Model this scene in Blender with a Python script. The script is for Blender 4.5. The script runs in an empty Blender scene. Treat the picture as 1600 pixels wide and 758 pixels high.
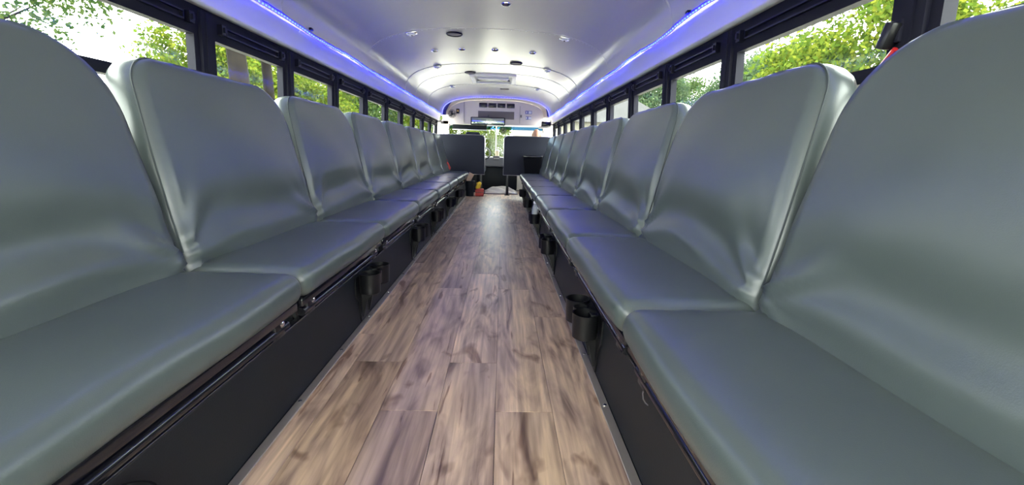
import bpy, bmesh, math, random
import numpy as np
from mathutils import Vector, Matrix

random.seed(7)
C = bpy.context.scene.collection
SC = bpy.context.scene
PI = math.pi

# ------------------------------------------------------------------ camera
F = 670.0                      # focal length in pixels of the 1600 px frame
CAM = Vector((0.137, 0.0, 0.80))
VPX, VPY, ROLL = 785.0, 236.0, math.radians(1.3)
d = Vector(((VPX - 800) / F, -(VPY - 379) / F, -1.0)).normalized()    # the bus's length axis seen by the camera
u = Vector((math.sin(ROLL), math.cos(ROLL), 0))
u = (u - d * u.dot(d)).normalized()
xa = d.cross(u)
Rwc = Matrix((xa, d, u))       # rows: world axes in camera space = camera-to-world rotation
cd = bpy.data.cameras.new('camera')
cd.sensor_width = 36.0
cd.sensor_fit = 'HORIZONTAL'
cd.lens = F * 36.0 / 1600.0
cd.clip_start = 0.02
cam = bpy.data.objects.new('camera', cd)
cam.matrix_world = Matrix.Translation(CAM) @ Rwc.to_4x4()
C.objects.link(cam)
SC.camera = cam

# ------------------------------------------------------------------ world, sun, exposure
SC.view_settings.view_transform = 'Standard'
SC.view_settings.look = 'None'
SC.view_settings.gamma = 1.0
SC.view_settings.use_curve_mapping = False
SC.view_settings.exposure = 1.8
SC.cycles.use_denoising = True
SC.cycles.max_bounces = 10
SC.cycles.diffuse_bounces = 6
SC.cycles.glossy_bounces = 4
SC.cycles.transparent_max_bounces = 16
SC.cycles.sample_clamp_indirect = 12.0

w = bpy.data.worlds.new('sky')
SC.world = w
w.use_nodes = True
wn, wl = w.node_tree.nodes, w.node_tree.links
wn.clear()
wo = wn.new('ShaderNodeOutputWorld')
bg = wn.new('ShaderNodeBackground')
tc = wn.new('ShaderNodeTexCoord')
ns = wn.new('ShaderNodeTexNoise')
ns.inputs['Scale'].default_value = 2.2
ns.inputs['Detail'].default_value = 5
cr = wn.new('ShaderNodeValToRGB')
cr.color_ramp.elements[0].position = 0.35
cr.color_ramp.elements[0].color = (0.95, 0.98, 0.97, 1)
cr.color_ramp.elements[1].position = 0.6
cr.color_ramp.elements[1].color = (1.0, 0.99, 0.94, 1)
wl.new(tc.outputs['Generated'], ns.inputs['Vector'])
wl.new(ns.outputs['Fac'], cr.inputs['Fac'])
wl.new(cr.outputs['Color'], bg.inputs['Color'])
wl.new(bg.outputs['Background'], wo.inputs['Surface'])
bg.inputs['Strength'].default_value = 6.0

sd = bpy.data.lights.new('sun', 'SUN')
sd.energy = 3.0
sd.angle = math.radians(2.0)
sd.color = (1.0, 0.95, 0.84)
sun = bpy.data.objects.new('sun', sd)
sun.rotation_euler = (math.radians(28), math.radians(8), 0)
C.objects.link(sun)

# ------------------------------------------------------------------ helpers
ORG = {}


def mat(name, col, rough=0.5, metal=0.0, spec=0.5, bump=0.0, bscale=200.0, var=0.0, vscale=4.0, coat=0.0, emit=None, estr=0.0, trans=0.0):
    m = bpy.data.materials.new(name)
    m.use_nodes = True
    N, L = m.node_tree.nodes, m.node_tree.links
    b = N['Principled BSDF']
    b.inputs['Base Color'].default_value = (*col, 1)
    b.inputs['Roughness'].default_value = rough
    b.inputs['Metallic'].default_value = metal
    b.inputs['Specular IOR Level'].default_value = spec
    b.inputs['Coat Weight'].default_value = coat
    if trans:
        b.inputs['Transmission Weight'].default_value = trans
    if emit:
        b.inputs['Emission Color'].default_value = (*emit, 1)
        b.inputs['Emission Strength'].default_value = estr
    t = N.new('ShaderNodeTexCoord')
    if var > 0:
        n = N.new('ShaderNodeTexNoise')
        n.inputs['Scale'].default_value = vscale
        n.inputs['Detail'].default_value = 4
        r = N.new('ShaderNodeValToRGB')
        r.color_ramp.elements[0].position = 0.3
        r.color_ramp.elements[1].position = 0.7
        r.color_ramp.elements[0].color = (*[c * (1 - var) for c in col], 1)
        r.color_ramp.elements[1].color = (*[min(1, c * (1 + var)) for c in col], 1)
        L.new(t.outputs['Object'], n.inputs['Vector'])
        L.new(n.outputs['Fac'], r.inputs['Fac'])
        L.new(r.outputs['Color'], b.inputs['Base Color'])
    if bump > 0:
        n2 = N.new('ShaderNodeTexNoise')
        n2.inputs['Scale'].default_value = bscale
        n2.inputs['Detail'].default_value = 2
        bp = N.new('ShaderNodeBump')
        bp.inputs['Strength'].default_value = bump
        bp.inputs['Distance'].default_value = 0.002
        L.new(t.outputs['Object'], n2.inputs['Vector'])
        L.new(n2.outputs['Fac'], bp.inputs['Height'])
        L.new(bp.outputs['Normal'], b.inputs['Normal'])
    return m


def glass_mat(name, tint=(0.93, 0.97, 0.95), refl=0.08):
    m = bpy.data.materials.new(name)
    m.use_nodes = True
    N, L = m.node_tree.nodes, m.node_tree.links
    N.clear()
    o = N.new('ShaderNodeOutputMaterial')
    mx = N.new('ShaderNodeMixShader')
    tr = N.new('ShaderNodeBsdfTransparent')
    gl = N.new('ShaderNodeBsdfGlossy')
    lw = N.new('ShaderNodeLayerWeight')
    lw.inputs['Blend'].default_value = 0.5
    pw = N.new('ShaderNodeMath')
    pw.operation = 'POWER'
    pw.inputs[1].default_value = 4.0
    fr = N.new('ShaderNodeMath')
    fr.operation = 'MULTIPLY_ADD'
    fr.inputs[1].default_value = 0.10
    fr.inputs[2].default_value = 0.015
    L.new(lw.outputs['Facing'], pw.inputs[0])
    L.new(pw.outputs[0], fr.inputs[0])
    tr.inputs['Color'].default_value = (*tint, 1)
    gl.inputs['Roughness'].default_value = 0.10
    L.new(fr.outputs[0], mx.inputs['Fac'])
    L.new(tr.outputs['BSDF'], mx.inputs[1])
    L.new(gl.outputs['BSDF'], mx.inputs[2])
    L.new(mx.outputs['Shader'], o.inputs['Surface'])
    return m


class MB:
    """Collects shapes; build() links them as one mesh object."""
    def __init__(s):
        s.v, s.f = [], []

    def add(s, vs, fs):
        o = len(s.v)
        s.v += [Vector(p) for p in vs]
        s.f += [tuple(i + o for i in q) for q in fs]
        return s

    def box(s, c, size, bev=0.0, rot=None, seg=2):
        bm = bmesh.new()
        bmesh.ops.create_cube(bm, size=1.0)
        for v in bm.verts:
            v.co = Vector((v.co.x * size[0], v.co.y * size[1], v.co.z * size[2]))
        if bev > 0:
            bmesh.ops.bevel(bm, geom=bm.edges[:], offset=bev, segments=seg, affect='EDGES', profile=0.5)
        if rot is not None:
            bmesh.ops.rotate(bm, verts=bm.verts[:], cent=(0, 0, 0), matrix=rot)
        bmesh.ops.translate(bm, verts=bm.verts[:], vec=Vector(c))
        bm.verts.index_update()
        s.add([v.co.copy() for v in bm.verts], [[v.index for v in f.verts] for f in bm.faces])
        bm.free()
        return s

    def tube(s, pts, r, n=8, caps=True):
        pts = [Vector(p) for p in pts]
        rs = r if isinstance(r, (list, tuple)) else [r] * len(pts)
        vs, fs = [], []
        prev = None
        for i, p in enumerate(pts):
            a = pts[max(0, i - 1)]
            b = pts[min(len(pts) - 1, i + 1)]
            t = (b - a).normalized()
            if prev is None:
                up = Vector((0, 0, 1)) if abs(t.z) < 0.9 else Vector((1, 0, 0))
                e = t.cross(up).normalized()
            else:
                e = (prev - t * prev.dot(t)).normalized()
            prev = e
            g = t.cross(e)
            for k in range(n):
                an = 2 * PI * k / n
                vs.append(p + (e * math.cos(an) + g * math.sin(an)) * rs[i])
        for i in range(len(pts) - 1):
            for k in range(n):
                fs.append((i * n + k, i * n + (k + 1) % n, (i + 1) * n + (k + 1) % n, (i + 1) * n + k))
        if caps:
            fs.append(tuple(range(n))[::-1])
            fs.append(tuple((len(pts) - 1) * n + k for k in range(n)))
        return s.add(vs, fs)

    def lathe(s, prof, c, axis='Z', n=20, sx=1.0):
        """prof: list of (radius, height)."""
        vs, fs = [], []
        for (r, h) in prof:
            for k in range(n):
                a = 2 * PI * k / n
                x, y = r * math.cos(a) * sx, r * math.sin(a)
                p = {'Z': (x, y, h), 'Y': (x, h, y), 'X': (h, x, y)}[axis]
                vs.append(Vector(p) + Vector(c))
        for i in range(len(prof) - 1):
            for k in range(n):
                fs.append((i * n + k, i * n + (k + 1) % n, (i + 1) * n + (k + 1) % n, (i + 1) * n + k))
        if prof[0][0] > 1e-5:
            fs.append(tuple(range(n))[::-1])
        if prof[-1][0] > 1e-5:
            fs.append(tuple((len(prof) - 1) * n + k for k in range(n)))
        return s.add(vs, fs)

    def prism(s, poly, h0, h1, plane='XZ'):
        """extrude a 2-D polygon along the third axis."""
        def P(a, b, h):
            return {'XZ': (a, h, b), 'YZ': (h, a, b), 'XY': (a, b, h)}[plane]
        n = len(poly)
        vs = [P(a, b, h0) for a, b in poly] + [P(a, b, h1) for a, b in poly]
        fs = [tuple(range(n)), tuple(range(n, 2 * n))[::-1]]
        for i in range(n):
            fs.append((i, (i + 1) % n, n + (i + 1) % n, n + i))
        return s.add(vs, fs)

    def sheet(s, prof, y0, y1, ny=1, closed=False):
        """(x, z) profile run along Y."""
        n = len(prof)
        vs, fs = [], []
        for j in range(ny + 1):
            y = y0 + (y1 - y0) * j / ny
            vs += [(x, y, z) for x, z in prof]
        for j in range(ny):
            for i in range(n if closed else n - 1):
                k = (i + 1) % n
                fs.append((j * n + i, j * n + k, (j + 1) * n + k, (j + 1) * n + i))
        if closed:
            fs.append(tuple(range(n)))
            fs.append(tuple(ny * n + i for i in range(n))[::-1])
        return s.add(vs, fs)

    def rbox(s, c, size, r, seg=6, fn=None, cuts=(10, 6, 4)):
        """rounded box with a regular grid on every face; fn(local point) -> displaced point."""
        hx, hy, hz = size[0] / 2, size[1] / 2, size[2] / 2

        def coords(h, n):
            a = [-h + r * (1 - math.cos(PI / 2 * i / seg)) for i in range(seg)]
            m = [-h + r + (2 * h - 2 * r) * i / n for i in range(n + 1)]
            return a + m + [-q for q in a[::-1]]
        X, Y, Z = coords(hx, cuts[0]), coords(hy, cuts[1]), coords(hz, cuts[2])
        idx, vs, fs = {}, [], []

        def vid(p):
            k = tuple(round(q, 6) for q in p)
            if k not in idx:
                q = Vector(p)
                inn = Vector((max(-hx + r, min(hx - r, q.x)), max(-hy + r, min(hy - r, q.y)), max(-hz + r, min(hz - r, q.z))))
                dd = q - inn
                if dd.length > 1e-9:
                    q = inn + dd.normalized() * r
                if fn:
                    q = Vector(fn(q))
                idx[k] = len(vs)
                vs.append(q + Vector(c))
            return idx[k]
        for A, B, mk, fl in ((X, Y, lambda a, b: (a, b, hz), 0), (X, Y, lambda a, b: (a, b, -hz), 1),
                             (Y, Z, lambda a, b: (hx, a, b), 0), (Y, Z, lambda a, b: (-hx, a, b), 1),
                             (X, Z, lambda a, b: (a, hy, b), 1), (X, Z, lambda a, b: (a, -hy, b), 0)):
            for i in range(len(A) - 1):
                for j in range(len(B) - 1):
                    q = [vid(mk(A[i], B[j])), vid(mk(A[i + 1], B[j])), vid(mk(A[i + 1], B[j + 1])), vid(mk(A[i], B[j + 1]))]
                    if len(set(q)) < 3:
                        continue
                    fs.append(tuple(q[::-1] if fl else q))
        return s.add(vs, fs)

    def build(s, name, m, parent=None, sharp=40, fix=True):
        o0 = Vector(ORG.get(parent.name, (0, 0, 0))) if parent else Vector((0, 0, 0))
        me = bpy.data.meshes.new(name)
        me.from_pydata([tuple(v - o0) for v in s.v], [], s.f)
        me.validate()
        if fix:
            bm = bmesh.new()
            bm.from_mesh(me)
            bmesh.ops.recalc_face_normals(bm, faces=bm.faces[:])
            bm.to_mesh(me)
            bm.free()
        me.polygons.foreach_set('use_smooth', [True] * len(me.polygons))
        me.set_sharp_from_angle(angle=math.radians(sharp))
        me.materials.append(m)
        o = bpy.data.objects.new(name, me)
        C.objects.link(o)
        if parent:
            o.parent = parent
            ORG[o.name] = tuple(o0)
        return o


def tag(o, label=None, cat=None, group=None, kind=None):
    if label:
        o['label'] = label
    if cat:
        o['category'] = cat
    if group:
        o['group'] = group
    if kind:
        o['kind'] = kind
    return o


def thing(name, loc, label=None, cat=None, group=None, kind=None):
    o = bpy.data.objects.new(name, None)
    o.location = loc
    o.empty_display_size = 0.05
    C.objects.link(o)
    ORG[o.name] = tuple(loc)
    return tag(o, label, cat, group, kind)


def dup(root, loc, label=None, group=None, name=None):
    r = root.copy()
    if name:
        r.name = name
    C.objects.link(r)
    r.location = loc
    if label:
        r['label'] = label
    if group:
        r['group'] = group
    for ch in list(root.children):
        c = ch.copy()
        C.objects.link(c)
        c.parent = r
        for g in list(ch.children):
            e = g.copy()
            C.objects.link(e)
            e.parent = c
    return r


ORD = ['first', 'second', 'third', 'fourth', 'fifth', 'sixth', 'seventh', 'eighth', 'ninth', 'tenth', 'eleventh', 'twelfth', 'thirteenth', 'fourteenth']

# ------------------------------------------------------------------ materials
M_vinyl = mat('grey_green_vinyl', (0.064, 0.079, 0.076), rough=0.33, spec=0.65, bump=0.08, bscale=500, var=0.05, vscale=3)
M_piping = mat('vinyl_piping', (0.06, 0.07, 0.072), rough=0.7, spec=0.15)
M_barrier = mat('barrier_vinyl', (0.014, 0.016, 0.026), rough=0.6, spec=0.2, bump=0.08, bscale=400)
M_panel = mat('charcoal_panel', (0.009, 0.012, 0.015), rough=0.5, spec=0.25, bump=0.1, bscale=300, var=0.1, vscale=6)
M_blackgloss = mat('black_gloss_steel', (0.008, 0.008, 0.010), rough=0.16, spec=0.6)
M_black = mat('black_plastic', (0.006, 0.006, 0.007), rough=0.36, spec=0.4)
M_frame = mat('window_frame_paint', (0.012, 0.012, 0.020), rough=0.6, spec=0.12)
M_white = mat('white_headliner', (0.74, 0.73, 0.71), rough=0.35, var=0.03, vscale=2)
M_ceil = mat('glossy_white_ceiling', (0.60, 0.585, 0.565), rough=0.25, metal=0.2, spec=0.5, var=0.02, vscale=1.5)
M_alu = mat('aluminium_edge', (0.42, 0.37, 0.33), rough=0.4, metal=0.7)
M_chrome = mat('chrome', (0.75, 0.75, 0.76), rough=0.14, metal=1.0)
M_steel = mat('brushed_steel', (0.5, 0.5, 0.52), rough=0.32, metal=0.9)
M_cream = mat('cream_bulkhead', (0.72, 0.66, 0.62), rough=0.5, var=0.03, vscale=3)
M_wall = mat('wall_panel_paint', (0.30, 0.31, 0.33), rough=0.5)
M_led = mat('blue_strip_glow', (0.05, 0.05, 0.3), rough=0.4, emit=(0.008, 0.006, 1.0), estr=7.0)
M_led_arch = mat('blue_arch_glow', (0.05, 0.05, 0.3), rough=0.4, emit=(0.03, 0.02, 1.0), estr=1.6)
M_diode = mat('led_diode', (0.3, 0.6, 0.9), rough=0.3, emit=(0.010, 0.024, 1.0), estr=7.0)
M_diode_arch = mat('arch_diode', (0.3, 0.6, 0.9), rough=0.3, emit=(0.25, 0.25, 1.0), estr=1.2)
M_wire = mat('blue_wire', (0.03, 0.03, 0.25), rough=0.4)
M_glass = glass_mat('window_glass', (0.94, 0.98, 0.95))
M_shade = glass_mat('tinted_shade_band', (0.25, 0.5, 0.72))
M_dark = mat('dark_screen', (0.006, 0.005, 0.008), rough=0.2)
M_grille = mat('grey_grille', (0.20, 0.18, 0.17), rough=0.5)
M_mirror = mat('mirror_silver', (0.55, 0.62, 0.58), rough=0.05, metal=1.0)
M_red = mat('red_plastic', (0.5, 0.02, 0.02), rough=0.4)
M_yellow = mat('yellow_cloth', (0.75, 0.5, 0.03), rough=0.7)
M_tan = mat('tan_card', (0.5, 0.36, 0.25), rough=0.8)
M_cloth = mat('pale_cloth', (0.62, 0.58, 0.54), rough=0.9, bump=0.2, bscale=150)
M_cup = mat('paper_cup', (0.8, 0.66, 0.45), rough=0.6)
M_lid = mat('white_plastic', (0.85, 0.85, 0.83), rough=0.35)
M_dash = mat('dash_grey', (0.16, 0.165, 0.18), rough=0.6)
M_skin = mat('skin', (0.50, 0.27, 0.19), rough=0.45, var=0.06, vscale=12)
M_shirt = mat('dark_shirt', (0.05, 0.06, 0.09), rough=0.85)
M_trouser = mat('grey_trousers', (0.09, 0.09, 0.10), rough=0.85)
M_bottle = mat('clear_bottle', (0.85, 0.88, 0.92), rough=0.08, trans=0.6)
M_navy = mat('blue_lit_opening', (0.02, 0.02, 0.09), rough=0.4)  # blue LED light on a dark opening, put into the colour
M_sticker = mat('sticker_white', (0.75, 0.76, 0.82), rough=0.4)
M_blueink = mat('sticker_blue', (0.08, 0.10, 0.35), rough=0.4)
M_amber = mat('amber_face', (0.75, 0.5, 0.15), rough=0.4)


def wood_mat():
    m = bpy.data.materials.new('vinyl_wood_plank')
    m.use_nodes = True
    N, L = m.node_tree.nodes, m.node_tree.links
    b = N['Principled BSDF']
    t = N.new('ShaderNodeTexCoord')
    oi = N.new('ShaderNodeObjectInfo')
    mul = N.new('ShaderNodeVectorMath')
    mul.operation = 'MULTIPLY_ADD'
    cmb = N.new('ShaderNodeCombineXYZ')
    for k in range(3):
        L.new(oi.outputs['Random'], cmb.inputs[k])
    mul.inputs[1].default_value = (37.0, 91.0, 53.0)
    L.new(cmb.outputs[0], mul.inputs[0])
    L.new(t.outputs['Object'], mul.inputs[2])

    def noise(sc, detail, dist, scl):
        mp = N.new('ShaderNodeMapping')
        mp.inputs['Scale'].default_value = scl
        L.new(mul.outputs[0], mp.inputs['Vector'])
        n = N.new('ShaderNodeTexNoise')
        n.inputs['Scale'].default_value = sc
        n.inputs['Detail'].default_value = detail
        n.inputs['Distortion'].default_value = dist
        L.new(mp.outputs[0], n.inputs['Vector'])
        return n

    def ramp(src, stops):
        r = N.new('ShaderNodeValToRGB')
        e = r.color_ramp.elements
        while len(e) < len(stops):
            e.new(0.5)
        for k, (p, c) in enumerate(stops):
            e[k].position = p
            e[k].color = (*c, 1)
        L.new(src, r.inputs['Fac'])
        return r

    def mix(kind, fac, a, bb):
        x = N.new('ShaderNodeMix')
        x.data_type = 'RGBA'
        x.blend_type = kind
        if isinstance(fac, float):
            x.inputs['Factor'].default_value = fac
        else:
            L.new(fac, x.inputs['Factor'])
        L.new(a, x.inputs['A'])
        L.new(bb, x.inputs['B'])
        return x.outputs['Result']
    g1 = noise(9.0, 8, 2.2, (1.0, 0.15, 1.0))       # broad cathedral figure
    g2 = noise(60.0, 4, 0.4, (1.0, 0.035, 1.0))     # fine long grain
    g3 = noise(3.0, 3, 0.6, (1.2, 0.5, 1.0))        # tone drift
    g4 = noise(9.0, 3, 1.0, (1.0, 0.35, 1.0))       # knots and dark smudges
    base = ramp(oi.outputs['Random'], [(0.0, (0.40, 0.31, 0.235)), (0.3, (0.50, 0.40, 0.315)), (0.55, (0.34, 0.265, 0.22)), (0.8, (0.58, 0.465, 0.37)), (1.0, (0.42, 0.33, 0.265))])
    fig = ramp(g1.outputs['Fac'], [(0.30, (0.34, 0.28, 0.29)), (0.43, (0.78, 0.70, 0.70)), (0.55, (1.08, 1.0, 0.95)), (0.70, (1.36, 1.26, 1.14))])
    c1 = mix('MULTIPLY', 1.0, base.outputs['Color'], fig.outputs['Color'])
    fine = ramp(g2.outputs['Fac'], [(0.35, (0.72, 0.70, 0.70)), (0.6, (1.08, 1.06, 1.04))])
    c2 = mix('MULTIPLY', 1.0, c1, fine.outputs['Color'])
    drift = ramp(g3.outputs['Fac'], [(0.35, (0.82, 0.80, 0.86)), (0.65, (1.14, 1.10, 1.02))])
    c3 = mix('MULTIPLY', 1.0, c2, drift.outputs['Color'])
    knot = ramp(g4.outputs['Fac'], [(0.60, (1, 1, 1)), (0.70, (0.34, 0.26, 0.24))])
    c4 = mix('MULTIPLY', 0.85, c3, knot.outputs['Color'])
    g5 = noise(26.0, 5, 1.2, (1.0, 0.07, 1.0))      # short dark cracks
    crack = ramp(g5.outputs['Fac'], [(0.645, (1, 1, 1)), (0.69, (0.42, 0.33, 0.30))])
    c5 = mix('MULTIPLY', 0.9, c4, crack.outputs['Color'])
    L.new(c5, b.inputs['Base Color'])
    b.inputs['Roughness'].default_value = 0.43
    b.inputs['Specular IOR Level'].default_value = 0.5
    bp = N.new('ShaderNodeBump')
    bp.inputs['Strength'].default_value = 0.12
    bp.inputs['Distance'].default_value = 0.001
    L.new(g2.outputs['Fac'], bp.inputs['Height'])
    L.new(bp.outputs['Normal'], b.inputs['Normal'])
    return m


M_wood = wood_mat()


def leaf_mat(name, cols, transl=0.4):
    m = bpy.data.materials.new(name)
    m.use_nodes = True
    N, L = m.node_tree.nodes, m.node_tree.links
    N.clear()
    o = N.new('ShaderNodeOutputMaterial')
    g = N.new('ShaderNodeNewGeometry')
    r = N.new('ShaderNodeValToRGB')
    e = r.color_ramp.elements
    while len(e) < len(cols):
        e.new(0.5)
    for k, c in enumerate(cols):
        e[k].position = k / (len(cols) - 1)
        e[k].color = (*c, 1)
    L.new(g.outputs['Random Per Island'], r.inputs['Fac'])
    df = N.new('ShaderNodeBsdfDiffuse')
    tl = N.new('ShaderNodeBsdfTranslucent')
    mx = N.new('ShaderNodeMixShader')
    mx.inputs['Fac'].default_value = transl
    L.new(r.outputs['Color'], df.inputs['Color'])
    L.new(r.outputs['Color'], tl.inputs['Color'])
    L.new(df.outputs[0], mx.inputs[1])
    L.new(tl.outputs[0], mx.inputs[2])
    L.new(mx.outputs[0], o.inputs['Surface'])
    return m


# leaves are dark enough that the photograph's mild outdoor exposure holds
M_leaf_y = leaf_mat('leaf_yellow_green', [(0.0306, 0.0551, 0.0073), (0.0612, 0.0918, 0.0122), (0.1163, 0.1285, 0.0153)])
M_leaf_g = leaf_mat('leaf_mid_green', [(0.0184, 0.0398, 0.0122), (0.0367, 0.0612, 0.0184), (0.0612, 0.0857, 0.0245)])
M_leaf_b = leaf_mat('leaf_grey_green', [(0.0245, 0.0459, 0.0214), (0.0428, 0.0673, 0.0337), (0.0673, 0.0918, 0.0428)])
M_bark = mat('bark', (0.010, 0.0085, 0.007), rough=0.95, spec=0.05, bump=0.9, bscale=25, var=0.3, vscale=6)
M_grass = mat('lawn', (0.022, 0.038, 0.01), rough=0.95, var=0.3, vscale=0.6)
M_gravel = mat('bounce_gravel', (0.36, 0.34, 0.30), rough=0.95, var=0.15, vscale=3)  # kept pale so the ground bounces light up to the ceiling
M_siding = mat('pale_siding', (0.12, 0.112, 0.095), rough=0.8, var=0.04, vscale=1)
M_roof = mat('roof_shingle', (0.05, 0.05, 0.055), rough=0.9)

# ------------------------------------------------------------------ setting: floor
YB, YF = -0.95, 9.15            # rear wall, windscreen
PX = 0.50                       # half-width between the panels under the benches

fl = MB().box((0, (YB + YF) / 2, -0.035), (2.40, YF - YB + 0.1, 0.06)).build('floor', M_panel)
tag(fl, kind='structure')
edges = [-0.50, -0.407, -0.227, -0.047, 0.133, 0.313, 0.50]
joints = [0.55, 1.52, 1.206, 1.52, 1.206, 0.78]
PL = 1.22
for ci in range(6):
    x0, x1 = edges[ci] + 0.0006, edges[ci + 1] - 0.0006
    y = joints[ci] - PL * 3
    while y < YF:
        a, b = max(y, YB) + 0.0006, min(y + PL, 8.9) - 0.0006
        if b - a > 0.05:
            dz = random.uniform(-0.0004, 0.0004)
            pb = MB().box(((x0 + x1) / 2, (a + b) / 2, -0.0025 + dz), (x1 - x0, b - a, 0.005), bev=0.0006, seg=1).build('plank', M_wood, fl)
        y += PL

# ------------------------------------------------------------------ setting: side walls, posts, windows


def P(z):
    return 1.094 + 0.05 * (1.22 - z)


ZS, ZH = 0.78, 1.324
postsL = [-0.43, 0.26, 0.95] + [1.89 + 0.69 * k for k in range(10)]
postsR = [-0.34, 0.35, 1.05] + [1.89 + 0.69 * k for k in range(10)]


def slab(mb, s, d0, d1, y0, y1, z0, z1):
    """box that leans with the window wall: d0..d1 outward from the glass plane."""
    vs = []
    for (z, yy, dd) in ((z0, y0, d0), (z0, y1, d0), (z0, y1, d1), (z0, y0, d1), (z1, y0, d0), (z1, y1, d0), (z1, y1, d1), (z1, y0, d1)):
        vs.append((s * (P(z) + dd), yy, z))
    mb.add(vs, [(0, 1, 2, 3), (7, 6, 5, 4), (0, 4, 5, 1), (1, 5, 6, 2), (2, 6, 7, 3), (3, 7, 4, 0)])


walls = {}
for s, nm, posts in ((-1, 'left', postsL), (1, 'right', postsR)):
    mb = MB()
    mb.box((s * 1.16, (YB + YF) / 2, ZS / 2), (0.06, YF - YB, ZS))
    wl_ = mb.build('wall_' + nm, M_wall)
    tag(wl_, kind='structure')
    walls[s] = wl_
    mb = MB()
    slab(mb, s, -0.03, 0.06, YB, 8.12, ZS - 0.02, ZS + 0.03)
    mb.build('sill', M_frame, wl_)
    mb = MB()
    slab(mb, s, -0.012, 0.012, YB, 9.15, 1.305, ZH + 0.03)
    slab(mb, s, 0.012, 0.06, YB, 9.15, 1.335, ZH + 0.03)
    mb.build('header', M_frame, wl_)
    for y in posts:
        mb = MB()
        slab(mb, s, -0.035, 0.012, y - 0.036, y + 0.036, ZS + 0.03, 1.305)
        slab(mb, s, -0.041, -0.035, y - 0.012, y + 0.012, ZS + 0.03, 1.305)
        mb.build('post', M_frame, wl_)


def window_parts(s, wd, root, kind=0):
    """window between two posts, local y from 0 to wd."""
    h = 0.036
    a, b = h, wd - h
    mb = MB()
    slab(mb, s, -0.022, 0.010, a, a + 0.028, ZS + 0.03, 1.305)
    slab(mb, s, -0.022, 0.010, b - 0.028, b, ZS + 0.03, 1.305)
    slab(mb, s, -0.022, 0.010, a + 0.028, b - 0.028, 1.214, 1.305)
    slab(mb, s, -0.022, 0.010, a + 0.028, b - 0.028, ZS + 0.03, ZS + 0.055)
    mb.build('frame', M_frame, root)
    mb = MB()
    slab(mb, s, -0.030, 0.012, a + 0.028, b - 0.028, 0.998, 1.034)
    mb.build('meeting_rail', M_frame, root)
    mb = MB()
    slab(mb, s, -0.034, -0.022, a + 0.09, b - 0.09, 1.248, 1.254)
    slab(mb, s, -0.034, -0.022, a + 0.09, b - 0.09, 1.275, 1.281)
    slab(mb, s, -0.034, -0.022, a + 0.09, a + 0.096, 1.248, 1.281)
    slab(mb, s, -0.034, -0.022, b - 0.096, b - 0.09, 1.248, 1.281)
    mb.build('finger_slot', M_black, root)
    for q in (a + 0.06, b - 0.06):
        mb = MB()
        slab(mb, s, -0.042, -0.022, q - 0.014, q + 0.014, 1.245, 1.285)
        slab(mb, s, -0.050, -0.042, q - 0.006, q + 0.006, 1.255, 1.275)
        mb.build('latch', M_black, root)
    for (za, zb) in ((1.034, 1.214), (ZS + 0.055, 0.998)):
        mb = MB()
        slab(mb, s, 0.004, 0.008, a + 0.02, b - 0.02, za - 0.004, zb + 0.004)
        mb.build('pane', M_glass, root, sharp=10)


wc = 1
for s, posts in ((-1, postsL), (1, postsR)):
    protos = {}
    for k in range(len(posts) - 1):
        wd = round(posts[k + 1] - posts[k], 3)
        nm = 'window_%d' % wc
        wc += 1
        if wd in protos:
            r = dup(protos[wd], (0, posts[k], 0), name=nm)
        else:
            r = thing(nm, (0, 0, 0), kind='structure')
            window_parts(s, wd, r)
            r.location = (0, posts[k], 0)
            protos[wd] = r
    # driver's side / entry glass ahead of the last post
    r = thing('window_%d' % wc, (0, 0, 0), kind='structure')
    wc += 1
    mb = MB()
    y0, y1 = posts[-1] + 0.036, YF - 0.04
    slab(mb, s, -0.03, 0.04, y0, y0 + 0.05, ZS, 1.305)
    slab(mb, s, -0.03, 0.04, y1 - 0.09, y1, ZS, 1.305)
    slab(mb, s, -0.03, 0.04, y0 + 0.38, y0 + 0.42, ZS, 1.305)
    mb.build('frame', M_cream, r)
    mb = MB()
    slab(mb, s, 0.004, 0.008, y0 + 0.05, y1 - 0.09, ZS, 1.305)
    mb.build('pane', M_glass, r, sharp=10)
    if s > 0:   # tall glazed entry door below
        pass

# white rolled headliner panels between windows and ceiling (joints every 3.06 m)
for s, nm in ((-1, 'left'), (1, 'right')):
    prof = [(1.10, 1.324), (1.068, 1.324)]
    for k in range(7):                                     # rolled lip
        a = -PI / 2 + PI * 0.62 * k / 6
        prof.append((1.062 - 0.014 * math.cos(a), 1.338 + 0.014 * math.sin(a)))
    prof += [(1.047, 1.375), (1.036, 1.402), (1.026, 1.422), (1.017, 1.434), (1.02, 1.446), (1.10, 1.455)]
    prof = [(s * x, z) for x, z in prof]
    cuts = [YB, -0.42, 2.64, 5.70, 8.36]
    root = thing('trim_1' if s < 0 else 'trim_2', (0, 0, 0), kind='structure')
    for a, b in zip(cuts[:-1], cuts[1:]):
        MB().sheet(prof, a + 0.0025, b - 0.0025, 1, closed=True).build('headliner_panel', M_white, root, sharp=35)
        q = MB()
        q.sheet([(s * (abs(x) - 0.003), z) for x, z in prof[1:12]], b - 0.012, b + 0.012, 1)
        if b < 8:
            q.build('joint_cover', M_white, root, sharp=35)

# ------------------------------------------------------------------ setting: ceiling


def ceil_prof(sc=1.0, n=40, z0=1.446, h=0.338, e=2.75):
    out = []
    for k in range(n + 1):
        t = PI * k / n
        c, q = math.cos(t), math.sin(t)
        x = -(abs(c) ** (2 / e)) * (1 if c > 0 else -1)
        out.append((x * sc * 1.012, z0 + h * sc * (max(q, 0) ** (2 / e))))
    return out


def ceil_z(x, z0=1.446, h=0.338, e=2.75):
    return z0 + h * (1 - min(1, abs(x / 1.012)) ** e) ** (1 / e)


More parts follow.
